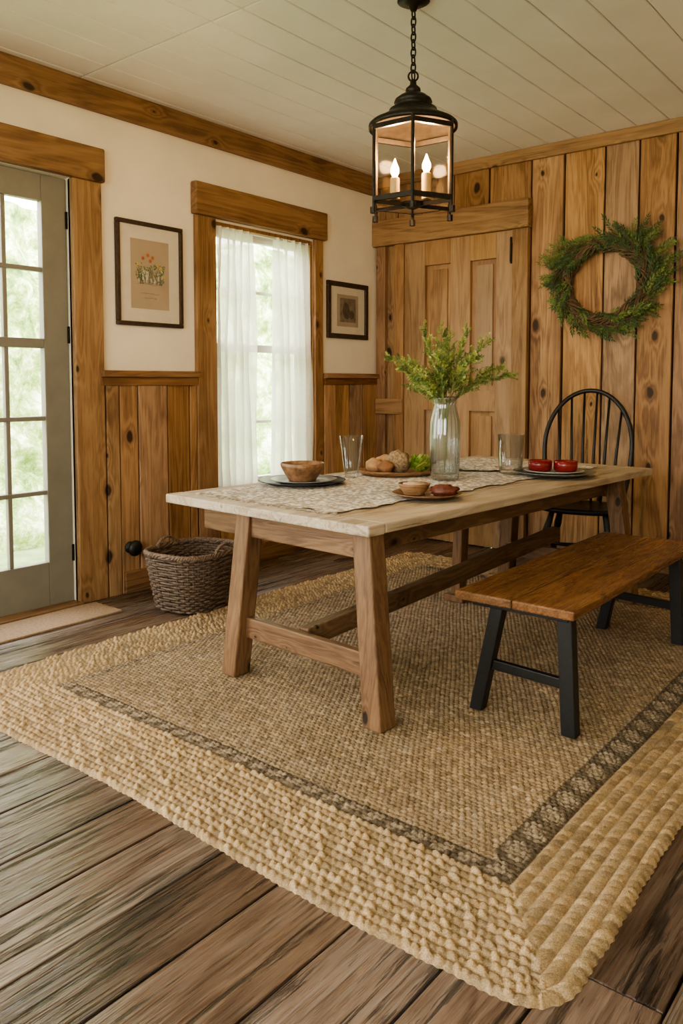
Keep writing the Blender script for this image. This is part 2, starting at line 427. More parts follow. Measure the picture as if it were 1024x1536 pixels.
edge=np.clip(dmin/.02,0,1);edge=np.sqrt(1-(1-edge)**2)
hz=hz*(.35+.65*edge)+.002
hz=np.where(dmin<.001,0.0,hz)
base=np.array([.49,.372,.24]);C=np.ones(X.shape+(3,))*base
var=np.where(isin,hsh(ir*3.7+iu*9.1),hsh(row*7.3+ui*1.7))
C*= (0.74+.5*var)[...,None]
tint=hsh(row*2.3+ui*4.1)[...,None]
C=C*(1+(tint-.5)*np.array([.0,-.05,-.16]))
C=np.where(isin[...,None],C*np.array([.82,.82,.85]),C*np.array([1.07,1.05,1.01]))
sR=(xi1-X)==di;sL=(X-xi0)==di
sa=np.where(sL|sR,Y,X)
wv=np.where(sR,.092,.058);wv=np.where(sL,.05,wv)
strip=(di>0)&(di<wv)
per=np.where(sR,.105,.075);fa=sa/per-np.floor(sa/per);w2=di/wv
e=((fa-.5)/.40)**2+((w2-.5-.45*(fa-.5))/.36)**2
dark=np.array([.095,.078,.06]);lt=np.array([.40,.33,.25])
hs2=hsh(np.floor(X/.006)*3.3+np.floor(Y/.006)*7.7)
motif=np.where(sR,(e<1)&(np.abs(e-.55)>.10),(e+.6*(hs2-.5))<.9)
sc=np.where(motif[...,None],lt*(.7+.5*hs2)[...,None],dark*(.8+1.1*hs2)[...,None])
edgeband=(di<.009)|(di>wv-.009)
sc=np.where((edgeband&strip)[...,None],dark*(.8+.9*hs2)[...,None],sc)
mixf=np.where(sL,.4,.82)[...,None]
C=np.where(strip[...,None],sc*mixf+C*(1-mixf),C)
for (cx_,cy_,sx_,sy_) in((x1,y0,-1,1),(x0,y0,1,1),(x1,y1,-1,-1),(x0,y1,1,-1)):
    r=.11;ax=cx_+sx_*r;ay=cy_+sy_*r
    A=(X-ax)*(-sx_);B=(Y-ay)*(-sy_)
    mk=(A>0)&(B>0);ln=np.sqrt(A*A+B*B)+1e-9;mx=np.maximum(A,B)
    X=np.where(mk,ax-sx_*A/ln*mx,X);Y=np.where(mk,ay-sy_*B/ln*mx,Y)
fall=np.exp(-dmin/.25)
X=X+fall*.008*np.sin(Y*5.1+1)+np.exp(-dmin/.02)*(.0018*np.sin(Y*2*pi/.03)+.0015*np.sin(Y*41))
Y=Y+fall*.010*np.sin(X*4.3)+np.exp(-dmin/.02)*(.0018*np.sin(X*2*pi/.024)+.0015*np.sin(X*47))
nx,ny=X.shape
co=np.stack([X,Y,hz],-1).reshape(-1,3).astype(np.float32)
idx=np.arange(nx*ny).reshape(nx,ny)
fc=np.stack([idx[:-1,:-1],idx[1:,:-1],idx[1:,1:],idx[:-1,1:]],-1).reshape(-1,4)
me=bpy.data.meshes.new('rug');nf=len(fc)
me.vertices.add(len(co));me.vertices.foreach_set('co',co.ravel())
me.loops.add(nf*4);me.loops.foreach_set('vertex_index',fc.ravel().astype(np.int32))
me.polygons.add(nf);me.polygons.foreach_set('loop_start',np.arange(0,nf*4,4,dtype=np.int32))
try: me.polygons.foreach_set('loop_total',np.full(nf,4,dtype=np.int32))
except Exception: pass
me.polygons.foreach_set('use_smooth',np.ones(nf,dtype=bool))
me.update(calc_edges=True)
at=me.color_attributes.new('weave','FLOAT_COLOR','POINT')
cc=np.concatenate([C.reshape(-1,3),np.ones((nx*ny,1))],1).astype(np.float32)
at.data.foreach_set('color',cc.ravel())
mm,nt,bs,out=newmat('jute_weave');g=G(nt)
atn=g.n('ShaderNodeAttribute');atn.attribute_name='weave'
tc=g.n('ShaderNodeTexCoord').outputs['Object']
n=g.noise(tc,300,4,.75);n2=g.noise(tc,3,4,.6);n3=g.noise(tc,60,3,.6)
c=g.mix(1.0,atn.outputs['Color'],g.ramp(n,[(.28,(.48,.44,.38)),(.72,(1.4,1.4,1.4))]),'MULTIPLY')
c=g.mix(1.0,c,g.ramp(n2,[(.3,(.86,.84,.82)),(.7,(1.1,1.1,1.1))]),'MULTIPLY')
c=g.mix(1.0,c,g.ramp(n3,[(.3,(.84,.81,.76)),(.7,(1.12,1.12,1.12))]),'MULTIPLY')
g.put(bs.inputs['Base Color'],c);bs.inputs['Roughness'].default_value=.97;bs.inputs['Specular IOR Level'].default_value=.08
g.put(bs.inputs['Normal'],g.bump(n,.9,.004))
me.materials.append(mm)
rug=bpy.data.objects.new('rug',me);COL.objects.link(rug)
rug['label']='large braided natural jute rug with dark woven border stripe';rug['category']='rug'
RZ=.0135

# ------------------------------------------------------------------ dining table
T=empty('dining_table',(1.708,-1.813,RZ),(0,0,math.radians(-3.5)),label='rustic trestle dining table with pale plank top and brown splayed legs',category='table')
HW,HL0,HL1=.565,1.175,1.26;ZT=.72-RZ
m=M();bw=[-HW-.02,-.345,-.115,.12,.35,HW]
for a,b in zip(bw[:-1],bw[1:]): m.box(a+.001,b-.001,-HL0+.09,HL1-.09,ZT-.036,ZT)
m.box(-HW-.022,HW,-HL0,-HL0+.089,ZT-.038,ZT);m.box(-HW-.02,HW,HL1-.089,HL1,ZT-.038,ZT)
add('table_top',m,W_TOP,T,bevel=.006)
def leg(p0,p1,w=.082,h=.085):
    m=M();m.beam(p0,p1,w,h,flat=True);add('leg',m,W_TLEG,T,bevel=.007)
zt=ZT-.038
leg((-.200,-1.115,0),(-.172,-1.05,zt));leg((.560,-1.11,0),(.455,-1.05,zt))
leg((-.205,1.0,0),(-.165,1.0,zt));leg((.555,1.0,0),(.455,1.0,zt))
leg((-.155,.42,.035),(-.13,.42,zt),.06,.07)
m=M();m.box(-.21,-.09,.36,.48,0,.035);add('foot_block',m,W_TLEG,T,bevel=.005)
for yy in(-1.05,1.0):
    m=M();m.box(-.44,.50,yy-.012-.02,yy+.012,zt-.105,zt);add('end_apron',m,W_TBEAMX,T,bevel=.004)
    m=M();m.beam((-.19,yy-.03,.195),(.535,yy-.03,.195),.035,.085,(0,1,0));add('end_stretcher',m,W_TBEAMX,T,bevel=.006)
for xx in(.40,-.38):
    m=M();m.box(xx-.015,xx+.015,-1.0,.98,zt-.10,zt);add('side_apron',m,W_TBEAMY,T,bevel=.004)
m=M();m.beam((.12,-1.04,.20),(.12,1.0,.32),.055,.075,(1,0,0));add('long_stretcher',m,W_TBEAMY,T,bevel=.006)

# ------------------------------------------------------------------ bench
Bn=empty('bench',(2.535,-1.93,RZ),label='wooden plank bench with glossy brown seat and black legs',category='bench')
m=M();zb=.45-RZ
m.box(-.225,-.001,-.72,.72,zb-.032,zb);m.box(.001,.225,-.72,.72,zb-.032,zb)
add('seat',m,W_BENCH,Bn,bevel=.006)
for yy,s in((-.655,-1),(.55,1)):
    m=M();m.beam((-.155,yy-.01,0),(-.075,yy,zb-.032),.048,.045,flat=True);add('leg',m,BLACK,Bn,bevel=.004)
    m=M();m.beam((.200,yy-.015,0),(.172,yy,zb-.032),.052,.045,flat=True);add('leg',m,BLACK,Bn,bevel=.004)
    m=M();m.beam((-.125,yy,.175),(.185,yy,.165),.025,.035,(0,1,0));add('stretcher',m,BLACK,Bn,bevel=.003)
    m=M();m.box(-.17,.19,yy-.03,yy+.03,zb-.052,zb-.032);add('cleat',m,BLACK,Bn,bevel=.003)

# ------------------------------------------------------------------ windsor chair
Ch=empty('windsor_chair',(1.885,-.45,RZ),(0,0,math.radians(14)),label='black hoop back windsor chair at the head of the table',category='chair')
m=M();n=40;zs=.45-RZ
def seatpt(th,k): 
    cx=math.cos(th);sy=math.sin(th)
    rx=.25*(1-.06*sy);ry=.215
    e=.8
    return (math.copysign(abs(cx)**e,cx)*rx*k,math.copysign(abs(sy)**e,sy)*ry*k)
for k,z in((.0,zs-.032),(.85,zs-.034),(.97,zs-.026),(1.0,zs-.012),(.97,zs),(.8,zs-.004),(.4,zs-.012),(0,zs-.012)):
    for i in range(n):
        a=seatpt(2*pi*i/n,k);m.v.append((a[0],a[1],z))
for r in range(7):
    for i in range(n): m.face((r*n+i,r*n+(i+1)%n,(r+1)*n+(i+1)%n,(r+1)*n+i))
add('seat',m,BLACK,Ch,smooth=True)
feet=[(-.25,-.24),(.25,-.24),(-.23,.27),(.23,.27)];tops=[(-.15,-.13),(.15,-.13),(-.14,.12),(.14,.12)]
def lerp(a,b,t): return tuple(a[i]+(b[i]-a[i])*t for i in range(len(a)))
for f_,t_ in zip(feet,tops):
    m=M();P=[lerp((*f_,.006),(*t_,zs-.02),t) for t in(0,.15,.3,.4,.45,.5,.7,.9,1)]
    m.tube(P,[.014,.019,.021,.015,.021,.016,.023,.017,.014],10);add('leg',m,BLACK,Ch,smooth=True)
L1=lerp((*feet[0],0),(*tops[0],zs),.42);L2=lerp((*feet[2],0),(*tops[2],zs),.42);R1=lerp((*feet[1],0),(*tops[1],zs),.42);R2=lerp((*feet[3],0),(*tops[3],zs),.42)
for a,b in((L1,L2),(R1,R2),(lerp(L1,L2,.5),lerp(R1,R2,.5))):
    m=M();m.tube([lerp(a,b,t) for t in(0,.25,.5,.75,1)],[.009,.012,.016,.012,.009],8)
    add('stretcher',m,BLACK,Ch,smooth=True)
HWD=.265
def hoop(t):
    zt_=1.145-RZ;
    if t<.3: k=t/.3;x=-.215-(HWD-.215)*math.sin(k*pi/2);z=zs-.01+(.36)*k
    elif t>.7: k=(1-t)/.3;x=.215+(HWD-.215)*math.sin(k*pi/2);z=zs-.01+(.36)*k
    else:
        a=pi*(1-(t-.3)/.4);x=HWD*math.cos(a);z=zs+.35+(zt_-zs-.35)*math.sin(a)
    y=.165+.16*(z-zs)/.7-.05*(x/.29)**2
    return (x,y,z)
m=M();m.tube([hoop(i/60) for i in range(61)],.0145,10);add('hoop_back',m,BLACK,Ch,smooth=True)
for i in range(6):
    m=M()
    k=(i-2.5)/2.5; xt=k*.195; xb_=k*.150
    a=math.acos(xt/HWD);zt_=zs+.35+(1.145-RZ-zs-.35)*math.sin(a)
    yt=.165+.16*(zt_-zs)/.7-.05*(xt/.29)**2
    yb=.175-.03*k*k
    m.tube([lerp((xb_,yb,zs-.01),(xt,yt,zt_),t) for t in(0,.3,.5,1)],[.008,.010,.009,.007],8)
    add('spindle',m,BLACK,Ch,smooth=True)

# ------------------------------------------------------------------ basket
WICK=plain('dark_wicker',(.125,.085,.056),.6,90,.6,.3)
WICK2=plain('wicker_rim',(.15,.10,.066),.6,90,.5,.3)
Bk=empty('wicker_basket',(.52,-2.34,.0),(0,0,.15),label='dark brown woven wicker basket on the floor by the wainscot',category='basket')
def bell(th,k,out=0):
    c_,s_=math.cos(th),math.sin(th);e=.62
    rx=(.165+.045*k)+out;ry=(.185+.05*k)+out
    return (math.copysign(abs(c_)**e,c_)*rx,math.copysign(abs(s_)**e,s_)*ry)
m=M();NS=36;HB=.29
for i in range(NS):
    th=2*pi*i/NS
    m.tube([(*bell(th,k),.01+HB*k) for k in(0,.5,1)],.0045,5)
NR=22;SEG=NS*4
for r in range(NR):
    k=(r+.5)/NR;P=[]
    for i in range(SEG):
        th=2*pi*i/SEG;o_=.006*math.cos(NS*th/2+ (pi if r%2 else 0));a=bell(th,k,o_)
        P.append((a[0],a[1],.012+HB*k+.0015*math.sin(th*5+r*2)))
    m.tube(P,.0072,5,closed=True)
m.lathe([(0,.004),(.16,.004),(.17,.012),(.16,.018),(0,.018)],24,sy=1.1)
add('basket_body',m,WICK,Bk,smooth=True)
m=M()
for s_ in range(3):
    P=[]
    for i in range(140):
        th=2*pi*i/140;a=bell(th,1.0,.007*math.cos(28*th+s_*2.09));P.append((a[0],a[1],HB+.018+.009*math.sin(28*th+s_*2.09)))
    m.tube(P,.0085,6,closed=True)
add('rim',m,WICK2,Bk,smooth=True)
for sg in(-1,1):
    m=M()
    for o_ in(0,2.1,4.2):
        P=[]
        for i in range(25):
            a=pi*i/24;P.append((sg*.20+.005*math.cos(i*1.1+o_),.07*math.cos(a)+.005*math.sin(i*1.1+o_),HB+.01+.055*math.sin(a)))
        m.tube(P,.006,6)
    add('handle',m,WICK2,Bk,smooth=True)

K=empty('door_stop',(.026,-2.40,.262),label='round black iron door stop on the wainscot',category='door stop')
m=M();m.lathe([(.032,0),(.034,.004),(.028,.010),(.012,.014),(.011,.03),(.02,.036),(.038,.042),(.046,.052),(.040,.066),(.018,.074),(0,.075)],24)
add('knob',m,BLACK,K,rot=(0,pi/2,0),smooth=True)
m=M();m.box(.07,.32,-3.75,-2.66,0.0,.012)
add('door_mat',m,plain('worn_tan_mat',(.30,.20,.12),.9,80,.3,.5),bevel=.004,label='thin worn tan mat at the glass door',category='mat')

# ------------------------------------------------------------------ curtains
def curtmat():
    m=bpy.data.materials.new('sheer_curtain');m.use_nodes=True;nt=m.node_tree
    for n in list(nt.nodes): nt.nodes.remove(n)
    g=G(nt);out=g.n('ShaderNodeOutputMaterial');d=g.n('ShaderNodeBsdfDiffuse');t=g.n('ShaderNodeBsdfTranslucent');tr=g.n('ShaderNodeBsdfTransparent')
    tc=g.n('ShaderNodeTexCoord').outputs['Object'];n=g.noise(tc,60,3,.6)
    c=g.ramp(n,[(.3,(.84,.82,.77)),(.7,(.92,.90,.86))]);g.put(d.inputs[0],c);g.put(t.inputs[0],c)
    lw=g.n('ShaderNodeLayerWeight');lw.inputs[0].default_value=.5
    m1=g.n('ShaderNodeMixShader');m1.inputs[0].default_value=.45;nt.links.new(d.outputs[0],m1.inputs[1]);nt.links.new(t.outputs[0],m1.inputs[2])
    m2=g.n('ShaderNodeMixShader');g.put(m2.inputs[0],g.mr(lw.outputs['Facing'],0,.8,.20,.0));nt.links.new(m1.outputs[0],m2.inputs[1]);nt.links.new(tr.outputs[0],m2.inputs[2])
    nt.links.new(m2.outputs[0],out.inputs[0]);return m
CURT=curtmat()
def curtain(ya,yb,yc,yd,sd,label):
    E=empty('curtain',(-.005,(ya+yb)/2,.5),label=label,category='curtain',group='sheer curtains at the window')
    m=M();NU,NV=140,50
    for i in range(NU+1):
        u=i/NU
        for j in range(NV+1):
            v=j/NV;z=.02+v*1.655
            y0_=yc+(ya-yc)*v;y1_=yd+(yb-yd)*v
            y=y0_+(y1_-y0_)*u+.006*math.sin(9*u+5*v+sd)
            amp=.020+.018*(1-v)
            x=amp*math.sin(2*pi*(5.0*u+.25*math.sin(3*v+sd))+sd)+.007*math.sin(2*pi*12*u+2*v)+.006*mnoise.noise(V((u*4,v*6,sd)))
            m.v.append((x+.008,y-(ya+yb)/2,z))
    for i in range(NU):
        for j in range(NV):
            b=i*(NV+1)+j;m.face((b,b+NV+1,b+NV+2,b+1))
    add('curtain_panel',m,CURT,E,smooth=True)
curtain(-1.700,-1.39,-1.695,-1.37,1,'white sheer gathered curtain panel beside the picture wall')
curtain(-1.185,-.82,-1.20,-.815,4,'white sheer gathered curtain panel beside the small frame')
R_=empty('curtain_rod',(.004,-1.25,2.165),label='thin white curtain rod inside the window frame',category='curtain rod')
m=M();m.tube([(0,-.448,0),(0,.438,0)],.006,8);add('rod',m,WHITEP,R_,smooth=True)

# ------------------------------------------------------------------ pictures
FRM=plain('dark_frame_wood',(.055,.035,.022),.45,60,.4,.3)
MATB=plain('cream_mat_board',(.72,.66,.54),.8,20,.04,.05)
def picture(yc,zc,w,h,fw,mw,label,art,paper):
    E=empty('framed_picture',(.001,yc,zc),label=label,category='picture')
    m=M()
    for a,b,c_,d_ in((-w/2,w/2,h/2-fw,h/2),(-w/2,w/2,-h/2,-h/2+fw),(-w/2,-w/2+fw,-h/2+fw,h/2-fw),(w/2-fw,w/2,-h/2+fw,h/2-fw)):
        m.box(0,.024,a,b,c_,d_)
    add('frame',m,FRM,E,bevel=.004)
    m=M();m.box(.002,.010,-w/2+fw,w/2-fw,-h/2+fw,h/2-fw);add('mat_board',m,MATB,E)
    aw,ah=w/2-fw-mw[0],h/2-fw-mw[1]
    m=M();m.box(.010,.0115,-aw,aw,-ah,ah);add('artwork',m,paper,E)
    art(E,aw,ah)
    m=M();m.box(.0155,.017,-w/2+fw,w/2-fw,-h/2+fw,h/2-fw);add('picture_glass',m,PANE,E)
INK=plain('ink_grey',(.12,.12,.11),.8,20,.1,0);GRN=plain('ink_green',(.13,.19,.07),.8,20,.2,0);ORG=plain('ink_orange',(.50,.18,.09),.8,20,.2,0);YEL=plain('ink_yellow',(.6,.45,.16),.8,20,.2,0);PALE=plain('ink_pale',(.62,.62,.52),.8,20,.1,0)
def art1(E,aw,ah):
    random.seed(11);m=M()
    def st(pts,r): m.tube([(.0118,p[0],p[1]) for p in pts],r,4,flat=.25)
    m.cur=4
    for i in range(7):
        a=(-.62+i*.2)*aw;m.box(.0115,.0119,a,a+.12*aw,-ah*.22,ah*(.02+.18*math.sin(i*1.3)))
    m.cur=0
    for i in range(34):
        a=random.uniform(-.9,.9)*aw*.75;zb_=-ah*.28;zt_=random.uniform(-.1,.25)*ah
        st([(a*.9,zb_),(a*.97+random.uniform(-.01,.01),(zb_+zt_)/2),(a+random.uniform(-.02,.02),zt_)],.0012)
    m.cur=1
    for i in range(150):
        a=random.uniform(-.8,.8)*aw*.9;z=random.uniform(-.25,.3)*ah;th=random.uniform(0,pi)
        m.leaf((.0122,a,z),(0,math.cos(th),math.sin(th)),(1,0,0),.016,.006)
    m.cur=2
    for cx_,cz_ in((-.38,.46),(-.12,.56),(.12,.50),(.0,.40)):
        for k in range(9):
            th=2*pi*k/9;m.leaf((.0124,cx_*aw,cz_*ah),(0,math.cos(th),math.sin(th)),(1,0,0),.015,.006)
    m.cur=3
    for cx_,cz_ in((.55,.2),(-.65,.28),(.7,-.02),(.4,.3)):
        for k in range(7):
            th=2*pi*k/7;m.leaf((.0124,cx_*aw,cz_*ah),(0,math.cos(th),math.sin(th)),(1,0,0),.014,.007)
    m.cur=0
    st([(-aw*.75,-ah*.30),(-.2*aw,-ah*.27),(.3*aw,-ah*.3),(aw*.75,-ah*.2)],.0018)
    st([(-aw*.7,-ah*.05),(-.1*aw,-ah*.1),(.4*aw,-ah*.02),(aw*.7,ah*.12)],.0015)
    for z,a,b in((-.55,-.5,.5),(-.68,-.35,.35)):
        P=[];y=a*aw
        while y<b*aw:
            P.append((y,z*ah+random.uniform(-.005,.005)));y+=.0035
        st(P,.0011)
    add('drawing',m,[INK,GRN,ORG,YEL,PALE],E)
def art2(E,aw,ah):
    m=M();m.box(.0116,.0122,-aw*.75,aw*.75,-ah*.72,ah*.78)
    m.cur=1;m.blob((.0125,-.15*aw,-.05*ah),.0006,aw*.34,ah*.5,8,16,.4,6,3);m.blob((.0125,.3*aw,-.25*ah),.0006,aw*.3,ah*.25,8,16,.4,6,5)
    add('etching',m,[plain('faded_print',(.22,.18,.13),.8,25,.35,0),plain('print_dark',(.10,.08,.06),.8,30,.4,0)],E)  # second material: darker printed shapes
picture(-2.217,1.815,.466,.59,.024,(.075,.075),'dark framed botanical drawing with wildflowers on tan paper',art1,plain('tan_pink_paper',(.46,.37,.27),.85,6,.06,0))
picture(-.395,1.735,.485,.42,.036,(.08,.055),'small dark framed faded sepia print',art2,plain('brown_paper',(.42,.35,.26),.85,6,.08,0))

# ------------------------------------------------------------------ wreath
Wr=empty('wreath',(1.845,-.015,1.835),label='green leafy twig wreath hung on the plank wall',category='wreath')
random.seed(21);m=M()
for s_ in range(13):
    P=[];ph=random.uniform(0,6.28);a1=random.uniform(.012,.04);fr=random.choice([3,4,5])
    for i in range(90):
        th=2*pi*i/90;r=.235+a1*math.sin(fr*th+ph)+.006*math.sin(11*th+ph)
        P.append((r*math.cos(th)*1.06,-.048+.026*math.cos(fr*th+ph),r*math.sin(th)))
    m.tube(P,.0058,5,closed=True)
for i in range(40):
    th=random.uniform(0,6.28);r=.225;L=random.uniform(.1,.24);P=[]
    for k in range(6):
        a=th+k*L/5/.25;rr=r+.018*k;P.append((rr*math.cos(a)*1.06,-.065-.004*k,rr*math.sin(a)))
    m.tube(P,.0028,4)
TWIG=plain('brown_twig',(.13,.078,.045),.8,60,.4,.2)
add('vine_ring',m,TWIG,Wr,smooth=True)
m=M()
def sprigleaf(m,p,d,L,nl,ll,lw,up=V((0,0,1)),droop=.1):
    p=V(p);d=V(d).normalized();q=p.copy();
    for i in range(nl):
        t=i/nl
        dd=(d+V((random.uniform(-.12,.12),random.uniform(-.12,.12),random.uniform(-.12,.12)-droop*t))).normalized()
        q=q+dd*L/nl
        q.y=min(q.y,-.012)
        sd=dd.cross(up);
        if sd.length<.01: sd=dd.orthogonal()
        sd.normalize()
        for sg in(-1,1):
            v=(dd*.75+sd*sg*.8+V((random.uniform(-.3,.3),random.uniform(-.3,.1),random.uniform(-.3,.3)))).normalized()
            m.leaf(q,v,V((random.uniform(-.5,.5),-1,random.uniform(-.5,.5))),ll*(1-.45*t)*random.uniform(.8,1.2),lw)
    m.leaf(q,d,(0,-1,0),ll,lw)
for i in range(165):
    th=random.uniform(0,2*pi);r=.250+random.uniform(-.055,.065)
    p=V((r*math.cos(th)*1.06,-.035-random.uniform(0,.05),r*math.sin(th)))
    tang=V((-math.sin(th),0,math.cos(th)));rad=V((math.cos(th),0,math.sin(th)))
    m.cur=random.choice([0,0,1])
    sprigleaf(m,p,tang+rad*random.uniform(-.2,1.0)+V((0,-.25*random.random(),0)),random.uniform(.08,.15),9,.036,.009,V((0,1,0)),0)
for th,rr,L in((0.5,.29,.19),(.35,.27,.22),(.7,.28,.16),(.15,.28,.19),(2.5,.27,.17),(2.75,.28,.18),(2.3,.26,.16),(2.9,.28,.14),(1.0,.27,.15),(5.6,.27,.14),(3.5,.27,.1),(.85,.3,.17),(0,.29,.14),(3.2,.28,.12)):
    for k in range(3):
        p=V((rr*math.cos(th),-.04,rr*math.sin(th)))
        m.cur=random.choice([0,1]);sprigleaf(m,p,V((math.cos(th)+random.uniform(-.3,.3),-.1,math.sin(th)*.6+random.uniform(-.2,.5))),L,13,.040,.008,V((0,1,0)),0)
LF1=plain('deep_green_leaf',(.036,.072,.014),.55,30,.4,0);LF2=plain('fresh_green_leaf',(.115,.17,.032),.55,30,.4,0)
add('foliage',m,[LF1,LF2],Wr)

# ------------------------------------------------------------------ lantern
LX,LY=1.865,-2.275
Ln=empty('pendant_lantern',(LX,LY,H),label='dark bronze hexagonal glass lantern hanging on a chain',category='pendant lamp')
def Z(z): return z-H
yawc=math.atan2(-5.098-LY,3.773-LX)
R=.192
hexp=[(R*math.cos(yawc+i*pi/3),R*math.sin(yawc+i*pi/3)) for i in range(6)]
m=M();m.lathe([(.0,Z(H)),(.065,Z(H)),(.068,Z(H)-.012),(.05,Z(H)-.022),(.02,Z(H)-.03),(.012,Z(H)-.05),(0,Z(H)-.05)][::-1],28);add('canopy',m,IRON,Ln,smooth=True)
z=Z(H)-.045;i=0
m=M()
zend=Z(2.475)
while z>zend:
    P=[]
    for k in range(16):
        a=2*pi*k/16;px_=.011*math.cos(a);pz=.021*math.sin(a)
        P.append((px_,0,z-.018+pz) if i%2 else (0,px_,z-.018+pz))
    m.tube(P,.0036,6,closed=True);z-=.031;i+=1
P=[(.02*math.cos(2*pi*k/20)*math.cos(.6),.02*math.cos(2*pi*k/20)*math.sin(.6),Z(2.475)+.02*math.sin(2*pi*k/20)) for k in range(20)]
m.tube(P,.004,6,closed=True)
add('chain',m,IRON,Ln,smooth=True)
m=M()
m.lathe([(.0,Z(2.46)),(.012,Z(2.46)),(.014,Z(2.44)),(.03,Z(2.425)),(.032,Z(2.415)),(.02,Z(2.405)),(.055,Z(2.395)),(.075,Z(2.38)),(.080,Z(2.368)),(.070,Z(2.362)),(.068,Z(2.345)),(.100,Z(2.338)),(.103,Z(2.325)),(.110,Z(2.32)),(.145,Z(2.30)),(.176,Z(2.285)),(.186,Z(2.276)),(.186,Z(2.258)),(.178,Z(2.258)),(.173,Z(2.270)),(.10,Z(2.30)),(0,Z(2.31))][::-1],48)
add('cap',m,IRON,Ln,smooth=True)
m=M()
for (a,b) in hexp:
    m.tube([(a*.95,b*.95,Z(1.915)),(a*.95,b*.95,Z(2.265))],.008,6)
    m.tube([(a*.97,b*.97,Z(1.895)),(a*.97,b*.97,Z(1.92))],.013,8)
for zc,hh in((1.955,.02),(2.245,.02)):
    for i in range(6):
        p=hexp[i];q_=hexp[(i+1)%6];m.beam((p[0]*.95,p[1]*.95,Z(zc)),(q_[0]*.95,q_[1]*.95,Z(zc)),.014,hh,(p[0]+q_[0],p[1]+q_[1],0))
for i in range(3):
    p=hexp[i];q_=hexp[i+3];m.beam((p[0]*.95,p[1]*.95,Z(1.945)),(q_[0]*.95,q_[1]*.95,Z(1.945)),.016,.008,(0,0,1))
m.lathe([(0,Z(1.925)),(.016,Z(1.93)),(.05,Z(1.945)),(.05,Z(1.955)),(0,Z(1.955))],20)
add('frame',m,IRON,Ln)
for i in range(6):
    m=M()
    p=hexp[i];q_=hexp[(i+1)%6];b=len(m.v);f_=.935
    m.v+=[(p[0]*f_,p[1]*f_,Z(1.965)),(q_[0]*f_,q_[1]*f_,Z(1.965)),(q_[0]*f_,q_[1]*f_,Z(2.24)),(p[0]*f_,p[1]*f_,Z(2.24))];m.face((b,b+1,b+2,b+3))
    add('glass_panel',m,LANTG,Ln)
CAND=plain('ivory_candle_sleeve',(.66,.44,.22),.5,30,.05,0);FL=emis('warm_bulb_glow',(1.0,.50,.15),55)
rt=(.776,.6307)
for sx,dz in((-.075,0),(.058,.02)):
    cx_,cy_=rt[0]*sx,rt[1]*sx
    m=M();m.lathe([(0,Z(1.95)),(.026,Z(1.952)),(.028,Z(1.962)),(.012,Z(1.968)),(.012,Z(1.972))],20,(cx_,cy_,0));m.cur=1;m.lathe([(0,Z(1.97)),(.020,Z(1.97)),(.020,Z(2.055+dz)),(.012,Z(2.062+dz)),(0,Z(2.062+dz))],20,(cx_,cy_,0));cd=add('candle',m,[IRON,CAND],Ln,smooth=False)
    m=M();m.lathe([(0,Z(2.060+dz)),(.010,Z(2.064+dz)),(.018,Z(2.08+dz)),(.018,Z(2.095+dz)),(.009,Z(2.117+dz)),(.002,Z(2.136+dz)),(0,Z(2.138+dz))],16,(cx_,cy_,0));add('bulb',m,FL,cd,smooth=True)
    l=bpy.data.lights.new('bulb_light','POINT');l.energy=20;l.color=(1,.60,.28);l.shadow_soft_size=.03
    lo=bpy.data.objects.new('bulb_light',l);COL.objects.link(lo);lo.parent=Ln;lo.location=(cx_,cy_,Z(2.17+dz))

# ------------------------------------------------------------------ table things
TZ=.72
mm,nt,bs,out=newmat('crochet_cloth');g=G(nt)
tc=g.n('ShaderNodeTexCoord').outputs['Object']
vo=g.n('ShaderNodeTexVoronoi');g.put(vo.inputs['Vector'],tc);vo.inputs['Scale'].default_value=42
n=g.noise(tc,9,4,.6)
c=g.mix(g.mr(vo.outputs['Distance'],.35,.6,0,.75),g.ramp(n,[(.35,(.72,.66,.57)),(.65,(.86,.82,.74))]),(.34,.26,.18))
g.put(bs.inputs['Base Color'],c);bs.inputs['Roughness'].default_value=.95;g.put(bs.inputs['Normal'],g.bump(g.math('MULTIPLY',vo.outputs['Distance'],-1),.9,.006));LACE=mm
Rn=empty('table_runner',(1.63,-1.80,TZ),(0,0,math.radians(-3.5)),label='cream crocheted table runner with frayed edges on the dining table',category='table runner')
m=M();NX,NY=70,180;hw=.40;hl=1.08
for i in range(NX+1):
    for j_ in range(NY+1):
        u=i/NX*2-1;v=j_/NY*2-1
        x=u*(hw+.012*math.sin(v*22)+.008*math.sin(v*51));y=v*(hl+.01*math.sin(u*17))
        z=.0035+.004*abs(mnoise.noise(V((x*9,y*9,0))))+.0025*abs(math.sin(x*90)*math.sin(y*90))
        m.v.append((x,y,z))
for i in range(NX):
    for j_ in range(NY):
        b=i*(NY+1)+j_;m.face((b,b+NY+1,b+NY+2,b+1))
add('cloth',m,LACE,Rn,smooth=True)
random.seed(2)
for sg in(-1,1):
    m=M()
    for i in range(80):
        x=-hw+2*hw*i/79;y=sg*(hl-.005);L=random.uniform(.025,.05)
        if abs(x)>.37 : L*=.6
        m.tube([(x,y,.004),(x+random.uniform(-.006,.006),y+sg*L*.5,.0035),(x+random.uniform(-.012,.012),y+sg*L,.0025)],.0018,4)
    add('fringe',m,LACE,Rn)
CZ=TZ+.0095
def dish(name,loc,prof,mat,label,cat,n=40,rib=0,ribn=0,**kw):
    m=M();m.lathe(prof,n,rib=rib,ribn=ribn)
    return add(name,m,mat,None,loc,smooth=True,label=label,category=cat,**kw)
CHAR=plain('charcoal_stoneware',(.03,.03,.032),.4,40,.3,.1)
SLATE=plain('grey_glaze',(.20,.21,.20),.35,30,.2,.1)
BRN=plain('brown_glazed_clay',(.23,.12,.06),.35,35,.6,.3)
